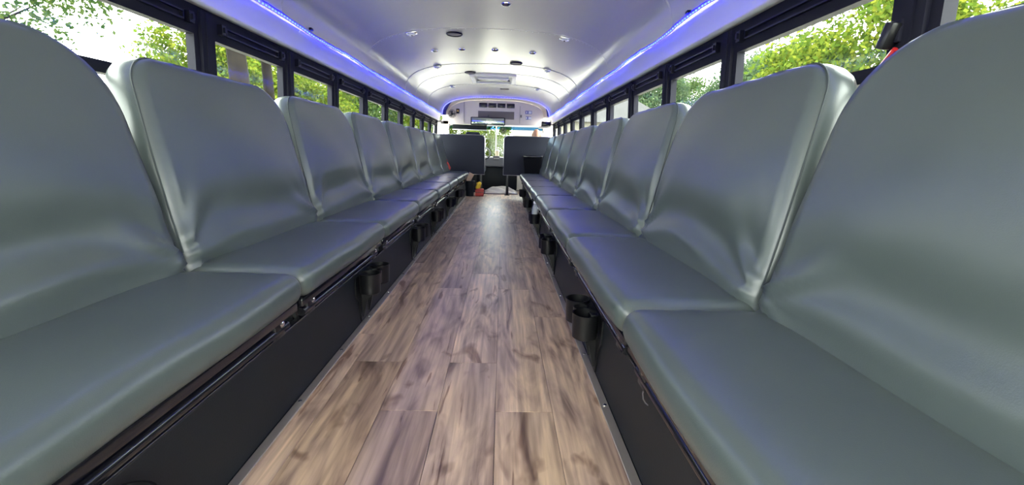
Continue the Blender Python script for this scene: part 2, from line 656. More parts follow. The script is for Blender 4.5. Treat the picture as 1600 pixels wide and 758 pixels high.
ceil = thing('ceiling', (0, 0, 0), kind='structure')
seams = [YB - 0.02, -0.35, 1.04, 2.43, 3.82, 5.29, 5.90, 6.83, 8.36]
for i in range(len(seams) - 1):
    a, b = seams[i], seams[i + 1]
    pr = ceil_prof(1.0 - 0.0022 * (i % 2))
    pr2 = [(x * 1.02, z + 0.02) for x, z in pr]
    MB().sheet(pr + pr2[::-1], a - 0.006, b + 0.006, 1, closed=True).build('panel', M_ceil, ceil, sharp=30)
    if 0 < i and b < 8.3:
        rv = MB()
        for k in range(3, 60):
            t = PI * k / 62
            x = -(abs(math.cos(t)) ** (2 / 2.75)) * (1 if math.cos(t) > 0 else -1) * 1.0
            if abs(x) < 0.97:
                rv.lathe([(0.0, -0.0045), (0.004, -0.0035), (0.006, 0.0)], (x, b + 0.02, ceil_z(x) - 0.003), n=6)
        for x_ in (0,):
            rv.build('rivet', M_steel, ceil).__setitem__('kind', 'stuff')
        st = MB()
        pa = [(x * 0.9975, z - 0.0035) for x, z in ceil_prof(1.0)]
        st.sheet(pa + [(x, z + 0.002) for x, z in ceil_prof(1.0)][::-1], b - 0.0, b + 0.032, 1, closed=True)
        st.build('seam_strip', M_ceil, ceil, sharp=30)

# front roof cap beyond the LED arch
cap = MB()
pa, pb = ceil_prof(1.0), ceil_prof(0.90)
n = len(pa)
vs = [(x, 8.36, z) for x, z in pa] + [(x * 0.99, 8.36, z - 0.02) for x, z in pa] + [(x * 1.02, 8.68, z + 0.01) for x, z in pb] + [(x * 1.03, 9.2, z - 0.02) for x, z in pb]
fs = []
for r_ in range(3):
    for i in range(n - 1):
        fs.append((r_ * n + i, r_ * n + i + 1, (r_ + 1) * n + i + 1, (r_ + 1) * n + i))
cap.add(vs, fs)
o = cap.build('front_cap', M_cream, ceil, sharp=30)
sm = o.modifiers.new('thick', 'SOLIDIFY')
sm.thickness = 0.015
sm.offset = 1

# ------------------------------------------------------------------ setting: back wall (behind the camera) and front wall
wb = MB()
for x0, x1, z1 in ((-1.15, -0.37, 0.62), (0.37, 1.15, 0.62), (-0.37, 0.37, 0.14)):
    wb.box(((x0 + x1) / 2, YB - 0.03, z1 / 2), (x1 - x0, 0.06, z1))
wb.box((0, YB - 0.03, 0.61), (0.74, 0.06, 0.08))
for x in (-1.05, -0.42, 0.42, 1.05):
    wb.box((x, YB - 0.03, 1.01), (0.16 if abs(x) > 1 else 0.10, 0.06, 0.80))
hp = [(x, z) for x, z in ceil_prof(1.02)]
hp = [(1.10, 1.40), ] + [] if False else hp
wb.prism([(-1.12, 1.40)] + [(x, max(z, 1.40)) for x, z in hp] + [(1.12, 1.40)], YB - 0.06, YB, 'XZ')
wbo = wb.build('wall_back', M_white)
tag(wbo, kind='structure')
for a, b in ((-0.97, -0.47), (-0.37, 0.37), (0.47, 0.97)):  # rear windows out of view, deepened to light the near cushions
    MB().box(((a + b) / 2, YB - 0.03, 1.02), (b - a, 0.006, 0.78)).build('pane', M_glass, wbo)

MB().box((0, YB - 0.03, 0.355), (0.74, 0.006, 0.43)).build('pane', M_glass, wbo)  # unseen lower door glass, added to light the near cushions and floor

wf = MB()
# firewall below the windscreen
wf.box((0, YF + 0.02, 0.33), (2.3, 0.05, 0.70))
for s in (-1, 1):
    wf.box((s * 1.06, YF + 0.02, 1.0), (0.17, 0.06, 0.75))
    for k in range(6):                                     # rounded windscreen corners
        a = PI / 2 * k / 6
        wf.box((s * (0.975 - 0.09 * (1 - math.sin(a)) + 0.02), YF + 0.02, 1.31 - 0.09 * (1 - math.cos(a)) + 0.02), (0.06, 0.055, 0.06))
wf.box((0, YF + 0.02, 1.42), (2.2, 0.06, 0.22))
wfo = wf.build('wall_front', M_cream)
tag(wfo, kind='structure')
wsn = thing('window_%d' % wc, (0, YF, 0.68), kind='structure')
for a, b in ((-0.98, -0.012), (0.012, 0.98)):
    MB().box(((a + b) / 2, YF + 0.02, 0.955), (b - a, 0.006, 0.57)).build('pane', M_glass, wsn)
    MB().box(((a + b) / 2, YF + 0.008, 1.275), (b - a, 0.004, 0.09)).build('shade_band', M_shade, wsn)
MB().box((0, YF + 0.01, 0.99), (0.022, 0.03, 0.64), bev=0.006).build('centre_bar', M_lid, wsn)
fr_ = MB()
fr_.tube([(-0.98, YF, 0.70), (-0.985, YF, 1.18), (-0.96, YF, 1.26), (-0.90, YF, 1.315), (0, YF, 1.325), (0.90, YF, 1.315), (0.96, YF, 1.26), (0.985, YF, 1.18), (0.98, YF, 0.70)], 0.012, 6)
fr_.build('rubber_seal', M_black, wsn)

# bulkhead above the windscreen
pb = ceil_prof(0.905)
bk = MB()
bk.prism([(-0.92, 1.30)] + [(x * 1.01, max(z, 1.30)) for x, z in pb] + [(0.92, 1.30)], 8.66, 8.70, 'XZ')
bk.box((0, 8.91, 1.305), (1.86, 0.46, 0.02))
bko = bk.build('wall_bulkhead', M_cream)
tag(bko, kind='structure')
for x0, x1, z0, z1 in ((-0.62, -0.50, 1.33, 1.70), (0.46, 0.475, 1.33, 1.66)):
    MB().box((x0, 8.657, (z0 + z1) / 2), (0.006, 0.006, z1 - z0)).build('panel_seam', M_grille, bko)
for k in range(4):
    MB().box((-0.235 + 0.178 * k - 0.02, 8.650, 1.655), (0.152, 0.022, 0.082), bev=0.006).build('display', M_dark, bko)
for k in range(34):
    MB().box((-0.325 + 0.0197 * k - 0.0, 8.655, 1.475), (0.012, 0.012, 0.118)).build('slat', M_grille, bko)
MB().box((0, 8.6585, 1.475), (0.70, 0.008, 0.145)).build('grille_plate', M_grille, bko)

# dashboard / engine cover
ds = thing('dashboard', (0, 8.85, 0), 'grey dashboard with dark recess below the windscreen', 'dashboard')
MB().rbox((-0.25, 8.96, 0.575), (1.5, 0.34, 0.20), 0.04, cuts=(8, 4, 3)).build('dash_top', M_dash, ds)
MB().box((0.0, 8.98, 0.24), (0.9, 0.26, 0.46), bev=0.03).build('engine_cover', M_panel, ds)
MB().rbox((0.02, 8.80, 0.655), (0.14, 0.06, 0.09), 0.012, cuts=(3, 2, 2)).build('switch_box', M_dash, ds)
for k in range(4):
    MB().box((-0.022 + 0.028 * k, 8.766, 0.652), (0.018, 0.01, 0.014), bev=0.002).build('switch', M_lid, ds)

# ------------------------------------------------------------------ floor edge strips
for s, nm in ((-1, 'left'), (1, 'right')):
    r = thing('trim_3' if s < 0 else 'trim_4', (0, 0, 0), kind='structure')
    mb = MB()
    mb.box((s * 0.4855, (YB + 7.9) / 2, 0.0025), (0.027, 7.9 - YB, 0.005), bev=0.0012, seg=1)
    mb.build('edge_strip', M_alu, r)
    y = 0.52
    while y < 7.8:
        MB().lathe([(0.0065, 0.005), (0.006, 0.0075), (0.0, 0.009)], (s * 0.4865, y, 0), n=10).build('screw', M_chrome, r)
        y += 0.36

# ------------------------------------------------------------------ panels under the benches
for s, nm in ((-1, 'left'), (1, 'right')):
    r = thing('kick_board', (s * 0.52, 3.5, 0), 'long charcoal kick board below the cushions along the %s wall' % nm, 'panel')
    yy = [YB + 0.03, 3.5, 7.55]
    for a, b in zip(yy[:-1], yy[1:]):
        MB().box((s * (PX + 0.008), (a + b) / 2, 0.125), (0.014, b - a - 0.002, 0.245), bev=0.002, seg=1).build('board', M_panel, r)
    MB().box((s * (PX + 0.011), 3.3, 0.2495), (0.022, 8.4, 0.006), bev=0.0015, seg=1).build('top_edge', M_blackgloss, r)

# ------------------------------------------------------------------ bench seats
SEATS = 8
LS = 0.90


def back_mesh(s, seed):
    """leaning backrest. t: along the bus (0 = rear end), h: up the lean, n: towards the aisle."""
    rnd = random.Random(seed)
    Hb, W = 0.63, LS - 0.012
    lean = math.radians(13.0)
    rn, rf = 0.085, 0.19          # corner radii, near and far
    ns = 0.055                     # near side taper

    def ext(h):
        q = max(0, h) / Hb
        a = 0.006 + ns * q ** 1.5
        b = W - 0.012 * q
        if h > Hb - rn:
            e = (h - (Hb - rn)) / rn
            a += rn * (1 - math.sqrt(max(0, 1 - e * e)))
        if h > Hb - rf:
            e = (h - (Hb - rf)) / rf
            b -= rf * (1 - math.sqrt(max(0, 1 - e * e)))
        return a, b
    k1, k2, k3 = rnd.uniform(0, 6), rnd.uniform(0, 6), rnd.uniform(0.7, 1.3)

    def disp(t, h):
        v = 0.016 * math.sin(PI * min(1, max(0, t / W))) * math.sin(PI * min(1, max(0, h / Hb)))
        tt = t / W
        hc = 0.165 + 0.014 * math.sin(2.2 * tt * PI + k1) - 0.03 * (2 * tt - 1) ** 2
        v -= 0.012 * k3 * math.exp(-((h - hc) / 0.055) ** 2) * math.exp(-((tt - 0.5) / 0.42) ** 4)
        v += 0.010 * k3 * math.exp(-((h - hc + 0.095) / 0.038) ** 2)
        for tc_, sg, kk in ((0.0, 1, k1), (W, -1, k2)):
            dx, dh = abs(t - tc_) + 0.01, h - 0.04
            rr = math.hypot(dx, dh)
            th = math.atan2(dh, dx)
            fall = math.exp(-(rr / 0.20) ** 2) * min(1, rr / 0.05)
            v += 0.0075 * fall * math.sin(7.5 * th + kk) + 0.005 * fall * math.sin(13 * th + 2 * kk)
        v += 0.002 * math.sin(9 * tt + 14 * h + k2)
        return v
    nr, ncol = 46, 40
    hs = []
    for i in range(nr + 1):
        q = i / nr
        hs.append(-0.03 + (Hb + 0.03) * (q if q < 0.7 else 0.7 + 0.3 * math.sin((q - 0.7) / 0.3 * PI / 2)))
    re = 0.022

    x_b, z_b = 0.765, 0.43

    def W3(t, h, n):
        ax = x_b + h * math.sin(lean) - n * math.cos(lean)
        az = z_b + h * math.cos(lean) + n * math.sin(lean)
        return (s * ax, t + 0.006, az)
    mb = MB()
    # front grid, shrunk by the edge radius
    cx, ch = W / 2, Hb * 0.5

    def inset(t, h, amt):
        a, b = ext(h)
        return t, h
    grid, bound = [], []
    for i, h in enumerate(hs):
        a, b = ext(min(h, Hb))
        row = []
        for j in range(ncol + 1):
            q = j / ncol
            q = 0.5 - 0.5 * math.cos(PI * q) * (0.35 + 0.65 * abs(math.cos(PI * q)) ** 0.0) if False else q
            row.append((a + (b - a) * q, h))
        grid.append(row)
    # distance to outline drives the rounded front edge
    outline = [grid[i][0] for i in range(nr + 1)] + [grid[nr][j] for j in range(1, ncol + 1)] + [grid[i][ncol] for i in range(nr - 1, -1, -1)]
    oa = np.array(outline)

    def edge_drop(t, h):
        dd = np.min(np.hypot(oa[:, 0] - t, oa[:, 1] - h))
        if dd >= re:
            return 0.0
        e = 1 - dd / re
        return re * (1 - math.sqrt(max(0, 1 - e * e)))
    vs = []
    for row in grid:
        for (t, h) in row:
            ed = edge_drop(t, h)
            vs.append(W3(t, h, disp(t, h) * (1 - ed / re) - ed))
    fs = []
    for i in range(nr):
        for j in range(ncol):
            fs.append((i * (ncol + 1) + j, i * (ncol + 1) + j + 1, (i + 1) * (ncol + 1) + j + 1, (i + 1) * (ncol + 1) + j))
    # sides and rear: rings of the outline pushed back
    ring = [i * (ncol + 1) for i in range(nr + 1)] + [nr * (ncol + 1) + j for j in range(1, ncol + 1)] + [i * (ncol + 1) + ncol for i in range(nr - 1, -1, -1)]
    m = len(ring)
    prev = ring
    T = 0.105
    for (dep, shr) in ((0.045, -0.006), (0.075, -0.006), (T - 0.012, 0.0), (T, 0.014)):
        cur = []
        for (t, h) in outline:
            ct, chh = t + (cx - t) * shr / 0.45, h + (ch - h) * shr / 0.35
            cur.append(len(vs))
            puff = 0.003 * math.sin(21 * h + k1) * (1 if dep < T - 0.02 else 0)
            vs.append(W3(ct + (puff if t > cx else -puff), chh, -dep - re * 0.0))
        for i in range(m - 1):
            fs.append((prev[i], prev[i + 1], cur[i + 1], cur[i]))
        prev = cur
    fs.append(tuple(prev))
    mb.add(vs, fs)
    pip = [W3(t, h, -re * 0.80) for (t, h) in outline[6:-6]]
    pp = MB().tube(pip, 0.0026, 5)
    return mb, pp


def cushion_mesh(s, seed):
    rnd = random.Random(seed + 50)
    ph = rnd.uniform(0, 6)
    x0, x1 = 0.430, 0.845
    z0, z1 = 0.345, 0.437
    wx, wy, wz = x1 - x0, LS - 0.008, z1 - z0

    def fn(p):
        x, y, z = p
        xs, ys = x / (wx / 2), y / (wy / 2)
        top = max(0, z / (wz / 2))
        z += top * (0.012 * (1 - ys ** 4) * (1 - xs ** 2))
        front = max(0, -xs) ** 3
        z += top * 0.003 * math.sin(17 * y + ph) * front
        x += front * (0.003 * math.sin(11 * y + ph) + 0.005 * abs(ys) ** 6)
        if abs(ys) > 0.8:                      # gathered corners
            z += top * 0.004 * math.sin(60 * x + ph) * (abs(ys) - 0.8) / 0.2
        # sit-worn dip
        z -= top * 0.006 * math.exp(-(ys / 0.6) ** 2 - ((xs - 0.1) / 0.6) ** 2)
        return (-s * x * -1, y, z)
    mb = MB()
    mb.rbox((s * (x0 + x1) / 2, LS / 2, (z0 + z1) / 2), (wx, wy, wz), 0.042, seg=6, fn=lambda p: (lambda q: (s * q[0], q[1], q[2]))(fn_local(p, fn)), cuts=(8, 26, 1))
    return mb


def fn_local(p, fn):
    q = fn((p[0], p[1], p[2]))
    return (q[0], q[1], q[2])


def cushion(s, seed):
    rnd = random.Random(seed + 50)
    ph = rnd.uniform(0, 6)
    x0, x1 = 0.430, 0.845
    z0, z1 = 0.345, 0.437
    wx, wy, wz = x1 - x0, LS - 0.008, z1 - z0

    def fn(p):
        x, y, z = p                            # x < 0 is the aisle side
        xs, ys = x / (wx / 2), y / (wy / 2)
        top = max(0.0, z / (wz / 2))
        front = max(0.0, -xs) ** 3
        z += top * (0.012 * (1 - ys ** 4) * (1 - xs ** 2) + 0.002 * math.sin(17 * y + ph) * front)
        x += front * (0.003 * math.sin(11 * y + ph) + 0.006 * abs(ys) ** 6)
        if abs(ys) > 0.8:
            z += top * 0.003 * math.sin(55 * x + ph) * (abs(ys) - 0.8) / 0.2
        z -= top * 0.006 * math.exp(-(ys / 0.6) ** 2 - ((xs - 0.1) / 0.6) ** 2)
        return (s * x, y, z)
    return MB().rbox((s * (x0 + x1) / 2, LS / 2, (z0 + z1) / 2), (wx, wy, wz), 0.042, seg=6, fn=fn, cuts=(8, 26, 1))


def make_seat(s, seed):
    r = thing('padded_bench', (0, 0, 0), 'seat', 'seat', 'grey vinyl seats along the bus walls')
    cushion(s, seed).build('cushion', M_vinyl, r, sharp=75)
    mb, pp = back_mesh(s, seed)
    bo = mb.build('backrest', M_vinyl, r, sharp=75)
    pp.build('piping', M_piping, bo)
    f = MB()
    f.box((s * 0.475, LS / 2, 0.331), (0.03, LS - 0.03, 0.026), bev=0.004)
    f.box((s * 0.80, LS / 2, 0.331), (0.03, LS - 0.03, 0.026), bev=0.004)
    for y in (0.06, LS - 0.06):
        f.box((s * 0.64, y, 0.325), (0.34, 0.03, 0.022), bev=0.004)
    fo = f.build('seat_frame', M_blackgloss, r)
    t = MB()
    t.tube([(s * 0.482, 0.05, 0.288), (s * 0.482, LS - 0.05, 0.288)], 0.013, 10)
    t.build('rail', M_blackgloss, r)
    for y in (0.10, LS - 0.10):
        q = MB()
        q.box((s * 0.486, y, 0.300), (0.03, 0.05, 0.06), bev=0.003)
        b_ = q.build('bracket', M_black, r)
        MB().lathe([(0.011, 0.0), (0.011, 0.006), (0.006, 0.010), (0.0, 0.010)], (s * 0.471, y, 0.312), axis='X', n=8).build('bolt', M_chrome, b_)
        MB().tube([(s * 0.53, y, 0.005), (s * 0.53, y, 0.32)], 0.014, 8).build('leg', M_blackgloss, r)
        MB().tube([(s * 0.80, y, 0.005), (s * 0.80, y, 0.32)], 0.014, 8).build('leg', M_blackgloss, r)
    return r


for s, nm, y0 in ((-1, 'left', 0.335), (1, 'right', 0.10)):
    pr = [make_seat(s, 11 + 7 * k + (40 if s > 0 else 0)) for k in range(3)]
    for k in range(SEATS):
        lab = 'grey vinyl bench seat with tall backrest, %s along the %s wall' % ((ORD[k] + ' from the rear') if k else 'rearmost one', nm)
        if k == SEATS - 1:
            lab = 'grey vinyl bench seat along the %s wall, frontmost one next to the barrier' % nm
        loc = (0, y0 + LS * k, 0)
        if k < 3:
            pr[k].location = loc
            pr[k]['label'] = lab
        else:
            src = pr[(k * 2 + 1) % 3]
            dup(src, loc, lab)

# ------------------------------------------------------------------ cup holders on the panels


def make_cupholder(s):
    r = thing('cup_holder', (0, 0, 0), 'cup holder', 'cup holder')
    xp = PX - 0.0
    bp_ = MB()
    prof = [(-0.12, 0.235), (0.12, 0.235), (0.12, 0.15), (0.085, 0.11), (0.06, 0.012), (-0.06, 0.012), (-0.085, 0.11), (-0.12, 0.15)]
    bp_.prism(prof, s * (xp - 0.006), s * xp, 'YZ')
    bp_.prism([(-0.012, 0.15), (0.012, 0.15), (0.006, 0.02), (-0.006, 0.02)], s * (xp - 0.05), s * (xp - 0.005), 'YZ') if False else None
    bp_.build('back_plate', M_black, r)
    for y in (-0.045, 0.045):
        g = MB()
        g.prism([(xp - 0.07, 0.165), (xp - 0.004, 0.165), (xp - 0.004, 0.03), (xp - 0.012, 0.03), (xp - 0.03, 0.11)] if s > 0 else
                [(-(xp - 0.07), 0.165), (-(xp - 0.004), 0.165), (-(xp - 0.004), 0.03), (-(xp - 0.012), 0.03), (-(xp - 0.03), 0.11)], y - 0.004, y + 0.004, 'XZ')
        g.build('rib', M_black, r)
    cxp = s * (xp - 0.056)
    for y in (-0.078, 0.078):
        c = MB()
        c.lathe([(0.0, 0.158), (0.040, 0.158), (0.044, 0.162), (0.047, 0.244), (0.048, 0.250), (0.044, 0.250), (0.041, 0.170), (0.0, 0.168)], (cxp, y, 0), n=24)
        c.build('cup', M_black, r)
    c = MB()
    c.lathe([(0.0, 0.178), (0.026, 0.178), (0.030, 0.182), (0.031, 0.238), (0.032, 0.243), (0.028, 0.243), (0.026, 0.19), (0.0, 0.188)], (cxp, 0, 0), n=18)
    c.build('small_cup', M_black, r)
    c = MB().box((s * (xp - 0.02), 0, 0.205), (0.034, 0.15, 0.07), bev=0.004)
    c.build('bridge', M_black, r)
    return r


cl = [0.50, 1.94, 3.09, 3.95, 5.0, 6.05]
crr = [1.50, 2.78, 3.95, 5.1, 6.3]
for s, nm, lst in ((-1, 'left', cl), (1, 'right', crr)):
    p0 = make_cupholder(s)
    for k, y in enumerate(lst):
        extra = ', bottle inside' if (s > 0 and k == 2) else ''
        lab = 'black double cup holder on the %s kick board, %s%s' % (nm, (ORD[k] + ' from the rear') if k else 'rearmost one', extra)
        if k == 0:
            p0.location = (0, y, 0)
            p0['label'] = lab
            p0['group'] = 'cup holders on the %s panel' % nm
        else:
            dup(p0, (0, y, 0), lab)

# clear bottle standing in the third right cup holder
bt = thing('water_bottle', (0.444, 3.872, 0.169), 'small clear plastic bottle standing in a right cup holder', 'bottle')
MB().lathe([(0.0, 0.170), (0.026, 0.170), (0.029, 0.176), (0.029, 0.262), (0.030, 0.29), (0.022, 0.318), (0.013, 0.333), (0.013, 0.345), (0.0, 0.345)], (0.444, 3.872, 0), n=18).build('bottle_body', M_bottle, bt)
MB().lathe([(0.015, 0.343), (0.015, 0.362), (0.0, 0.364)], (0.444, 3.872, 0), n=14).build('bottle_cap', M_lid, bt)

# wire hook and screw on the right panel
hk = MB()
hk.tube([(0.4995, 0.925, 0.252), (0.493, 0.925, 0.252), (0.490, 0.928, 0.248), (0.489, 0.930, 0.236), (0.490, 0.926, 0.224), (0.492, 0.914, 0.221), (0.495, 0.905, 0.221)], 0.0017, 6)
hk.lathe([(0.004, -0.004), (0.0035, -0.007), (0.0, -0.008)], (0.5, 0.945, 0.243), axis='X', n=8)
tag(hk.build('wire_hook', M_steel), 'small bent wire hook sticking out of the right kick panel', 'hook')

# red emergency lever on the right rear window post
el = thing('emergency_lever', (1.06, 1.06, 1.05), 'red emergency lever with black grip on the right window post, behind the rearmost backrest', 'lever')
MB().tube([(1.066, 1.165, 0.972), (1.062, 1.12, 1.005), (1.055, 1.06, 1.060)], 0.007, 8).build('lever_arm', M_red, el)
MB().box((1.045, 1.075, 1.092), (0.028, 0.026, 0.06), bev=0.006, rot=Matrix.Rotation(0.35, 3, 'X')).build('grip', M_black, el)
MB().box((1.066, 1.07, 1.10), (0.03, 0.03, 0.05), bev=0.004).build('pivot', M_frame, el)

# ------------------------------------------------------------------ ceiling fittings
for k, (x, y) in enumerate(((-0.636, 3.86), (0.636, 3.86), (-0.636, 5.31), (0.636, 5.31), (-0.64, 6.86), (0.64, 6.86))):
    z = ceil_z(x) - 0.004
    sl = math.atan2(ceil_z(x + 0.02) - ceil_z(x - 0.02), 0.04)
    R = Matrix.Rotation(-sl, 3, 'Y')
    r = thing('dome_lamp', (x, y, z), 'small square chrome ceiling clip on the %s side of the %s roof seam' % ('left' if x < 0 else 'right', ('nearest', 'middle', 'farthest')[k // 2]), 'ceiling light', 'chrome clips on the ceiling')
    MB().box((x, y, z - 0.006), (0.085, 0.075, 0.014), bev=0.004, rot=R).build('base', M_chrome, r)
    MB().box((x, y, z - 0.017), (0.05, 0.045, 0.012), bev=0.004, rot=R).build('cover', M_lid, r)
    MB().lathe([(0.007, -0.024), (0.007, -0.030), (0.0, -0.031)], (x, y, z), n=8).build('knob', M_dark, r)
for k, (x, y) in enumerate(((-0.30, 4.0), (0.27, 5.17), (-0.30, 5.86))):
    z = ceil_z(x) - 0.003
    r = thing('ceiling_speaker', (x, y, z), ('round dark ceiling speaker nearest the camera, left of centre', 'round dark ceiling speaker on the right of the roof centre', 'round dark ceiling speaker before the roof hatch, left of centre')[k], 'speaker', 'round ceiling speakers')
    MB().lathe([(0.072, 0.0), (0.073, -0.006), (0.066, -0.010), (0.062, -0.006), (0.062, 0.0)], (x, y, z), n=28).build('ring', M_black, r)
    MB().lathe([(0.0, -0.008), (0.030, -0.008), (0.060, -0.004), (0.060, 0.0), (0.0, 0.0)], (x, y, z), n=28).build('mesh_cover', M_grille, r)
for k, (x, y) in enumerate(((-0.56, 4.58), (-0.29, 4.58), (0.04, 4.58), (0.42, 4.6), (0.14, 3.2))):  # chrome domes standing in for bright dimple highlights on the ceiling
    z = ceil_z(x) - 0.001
    o = MB().lathe([(0.036, 0.0), (0.034, -0.006), (0.022, -0.013), (0.0, -0.016)], (x, y, z), n=18).build('roof_highlight', M_chrome)
    tag(o, ('shallow chrome roof button, leftmost of the row of four', 'shallow chrome roof button, second from left in the row of four', 'shallow chrome roof button, third from left in the row of four', 'shallow chrome roof button, rightmost of the row of four', 'lone shallow chrome roof button nearest the camera')[k], 'highlight', 'chrome roof highlights')
# roof hatch
zt = ceil_z(0.0)
rh = thing('roof_hatch', (-0.01, 6.3, zt), 'white framed emergency roof hatch with release handle', 'hatch')
q = MB()
for x_, y_, sx_, sy_ in ((-0.01, 5.98, 0.62, 0.06), (-0.01, 6.62, 0.62, 0.06), (-0.29, 6.3, 0.06, 0.64), (0.27, 6.3, 0.06, 0.64)):
    q.box((x_, y_, zt - 0.012), (sx_, sy_, 0.03), bev=0.008)
q.build('frame', M_lid, rh)
MB().box((-0.01, 6.3, zt - 0.002), (0.52, 0.60, 0.016)).build('hatch_lid', M_wall, rh)
MB().rbox((-0.01, 6.12, zt - 0.03), (0.42, 0.07, 0.04), 0.015, cuts=(4, 2, 1)).build('handle', M_lid, rh)
for x_ in (-0.17, 0.15):
    MB().box((x_, 6.32, zt - 0.022), (0.07, 0.16, 0.025), bev=0.005, rot=Matrix.Rotation(0.5 if x_ < 0 else -0.5, 3, 'Z')).build('hinge_arm', M_black, rh)
o = MB().box((0.15, 7.3, ceil_z(0.15) - 0.008), (0.14, 0.07, 0.018), bev=0.004).build('ceiling_vent', M_grille)
tag(o, 'small grey ceiling vent just ahead of the roof hatch', 'vent')

# ------------------------------------------------------------------ LED strips
for s, nm in ((-1, 'left'), (1, 'right')):
    r = thing('light_strip', (s * 1.0, 3.7, 1.447), 'blue LED light strip running along the %s ceiling edge' % nm, 'light strip')
    pts = []
    rnd = random.Random(3 + s)
    y = YB + 0.05
    while y < 8.3:
        amp = 0.004 if s < 0 else 0.006
        pts.append(Vector((s * (1.008 + 0.003 * math.sin(y * 5)), y, 1.442 + amp * math.sin(y * 6.3 + s) + rnd.uniform(-0.002, 0.002))))
        y += 0.06
    tp = MB()
    vs, fs = [], []
    for p in pts:
        vs += [(p.x, p.y, p.z - 0.007), (p.x - s * 0.004, p.y, p.z - 0.007), (p.x - s * 0.004, p.y, p.z + 0.007), (p.x, p.y, p.z + 0.007)]
    for i in range(len(pts) - 1):
        for k in range(4):
            fs.append((4 * i + k, 4 * i + (k + 1) % 4, 4 * i + 4 + (k + 1) % 4, 4 * i + 4 + k))
    tp.add(vs, fs).build('tape', M_led, r)
    db = MB()
    for i in range(len(pts) - 1):
        for q_ in (0.0, 0.5):
            p = pts[i].lerp(pts[i + 1], q_)
            db.box((p.x - s * 0.006, p.y, p.z), (0.005, 0.010, 0.006))
    o = db.build('diode', M_diode, r)
    o['kind'] = 'stuff'
    wp = [(p.x - s * 0.002, p.y, p.z + 0.012 + 0.003 * math.sin(p.y * 9)) for p in pts]
    MB().tube(wp, 0.0022, 5).build('wire', M_wire, r)
    for y in ((1.35, 2.1, 2.75) if s < 0 else (2.2,)):
        MB().box((s * 1.003, y, 1.468), (0.02, 0.03, 0.014), bev=0.003).build('clip', M_black, r)
r = thing('light_strip', (0, 8.35, 1.75), 'blue LED light strip arching over the front of the cabin', 'light strip')
ap = [(x * 0.985, z - 0.016) for x, z in ceil_prof(1.0, n=80)]
ap = [p for p in ap]
MB().tube([(x, 8.345, z) for x, z in ap], 0.003, 5).build('tape', M_led_arch, r)
db = MB()
for (x, z) in ap[1::1]:
    db.box((x, 8.338, z), (0.014, 0.004, 0.007))
o = db.build('diode', M_diode_arch, r)
o['kind'] = 'stuff'
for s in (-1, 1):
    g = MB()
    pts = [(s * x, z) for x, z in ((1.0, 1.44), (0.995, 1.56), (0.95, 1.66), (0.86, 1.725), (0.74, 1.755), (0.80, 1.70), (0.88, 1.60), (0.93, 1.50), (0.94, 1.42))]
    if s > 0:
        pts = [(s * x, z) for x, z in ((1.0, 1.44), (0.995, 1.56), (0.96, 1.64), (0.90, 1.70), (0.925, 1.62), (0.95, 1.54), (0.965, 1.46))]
    g.prism(pts, 8.365, 8.385, 'XZ')  # navy sheet standing for a dark corner opening lit blue
    tag(g.build('arch_opening', M_navy), 'dark, painted blue-lit corner gusset at the %s end of the front arch' % ('left' if s < 0 else 'right'), 'opening')

# ------------------------------------------------------------------ front: barriers


def barrier(x0, x1, y, label):
    r = thing('seat_barrier', ((x0 + x1) / 2, y, 0), label, 'barrier', 'padded barriers at the front of the seat rows')
    z0, z1 = 0.37, 1.068
    rc = 0.075
    poly = [(x0, z0), (x1, z0)]
    for k in range(9):
        a = PI / 2 * k / 8
        poly.append((x1 - rc + rc * math.cos(a), z1 - rc + rc * math.sin(a)))
    for k in range(9):
        a = PI / 2 + PI / 2 * k / 8
        poly.append((x0 + rc + rc * math.cos(a), z1 - rc + rc * math.sin(a)))
    mb = MB().prism(poly, y - 0.03, y + 0.03, 'XZ')
    o = mb.build('pad', M_barrier, r, sharp=30)
    bv = o.modifiers.new('soft', 'BEVEL')
    bv.width = 0.012
    bv.segments = 3
    bv.limit_method = 'ANGLE'
    bv.angle_limit = math.radians(50)
    pts = [(a, y - 0.026, b) for a, b in poly]
    MB().tube(pts + pts[:1], 0.005, 6).build('piping', M_steel, o)
    for xx in (x0 + 0.08, x1 - 0.07):
        MB().box((xx, y, 0.19), (0.05, 0.035, 0.38), bev=0.004).build('leg', M_black, r)
        MB().box((xx, y, 0.006), (0.09, 0.10, 0.012), bev=0.003).build('foot', M_black, r)
    return r


barrier(-1.06, -0.18, 7.95, 'dark padded barrier in front of the left row, behind the driver seat')
rb = barrier(0.16, 1.06, 7.95, 'dark padded barrier in front of the right row with black pouch')
ph_ = thing('black_pouch', (0.66, 7.9, 0.45), 'black pouch with a stiff rim hanging on the right barrier', 'pouch')
q = MB()
q.prism([(0.55, 0.41), (0.82, 0.41), (0.85, 0.68), (0.52, 0.68)], 7.84, 7.914, 'XZ')
q.build('bag', mat('black_fabric', (0.005, 0.005, 0.007), rough=0.9, spec=0.05), ph_)
q = MB()
q.rbox((0.685, 7.86, 0.715), (0.36, 0.10, 0.05), 0.022, cuts=(5, 2, 1))
q.build('rim', M_blackgloss, ph_)

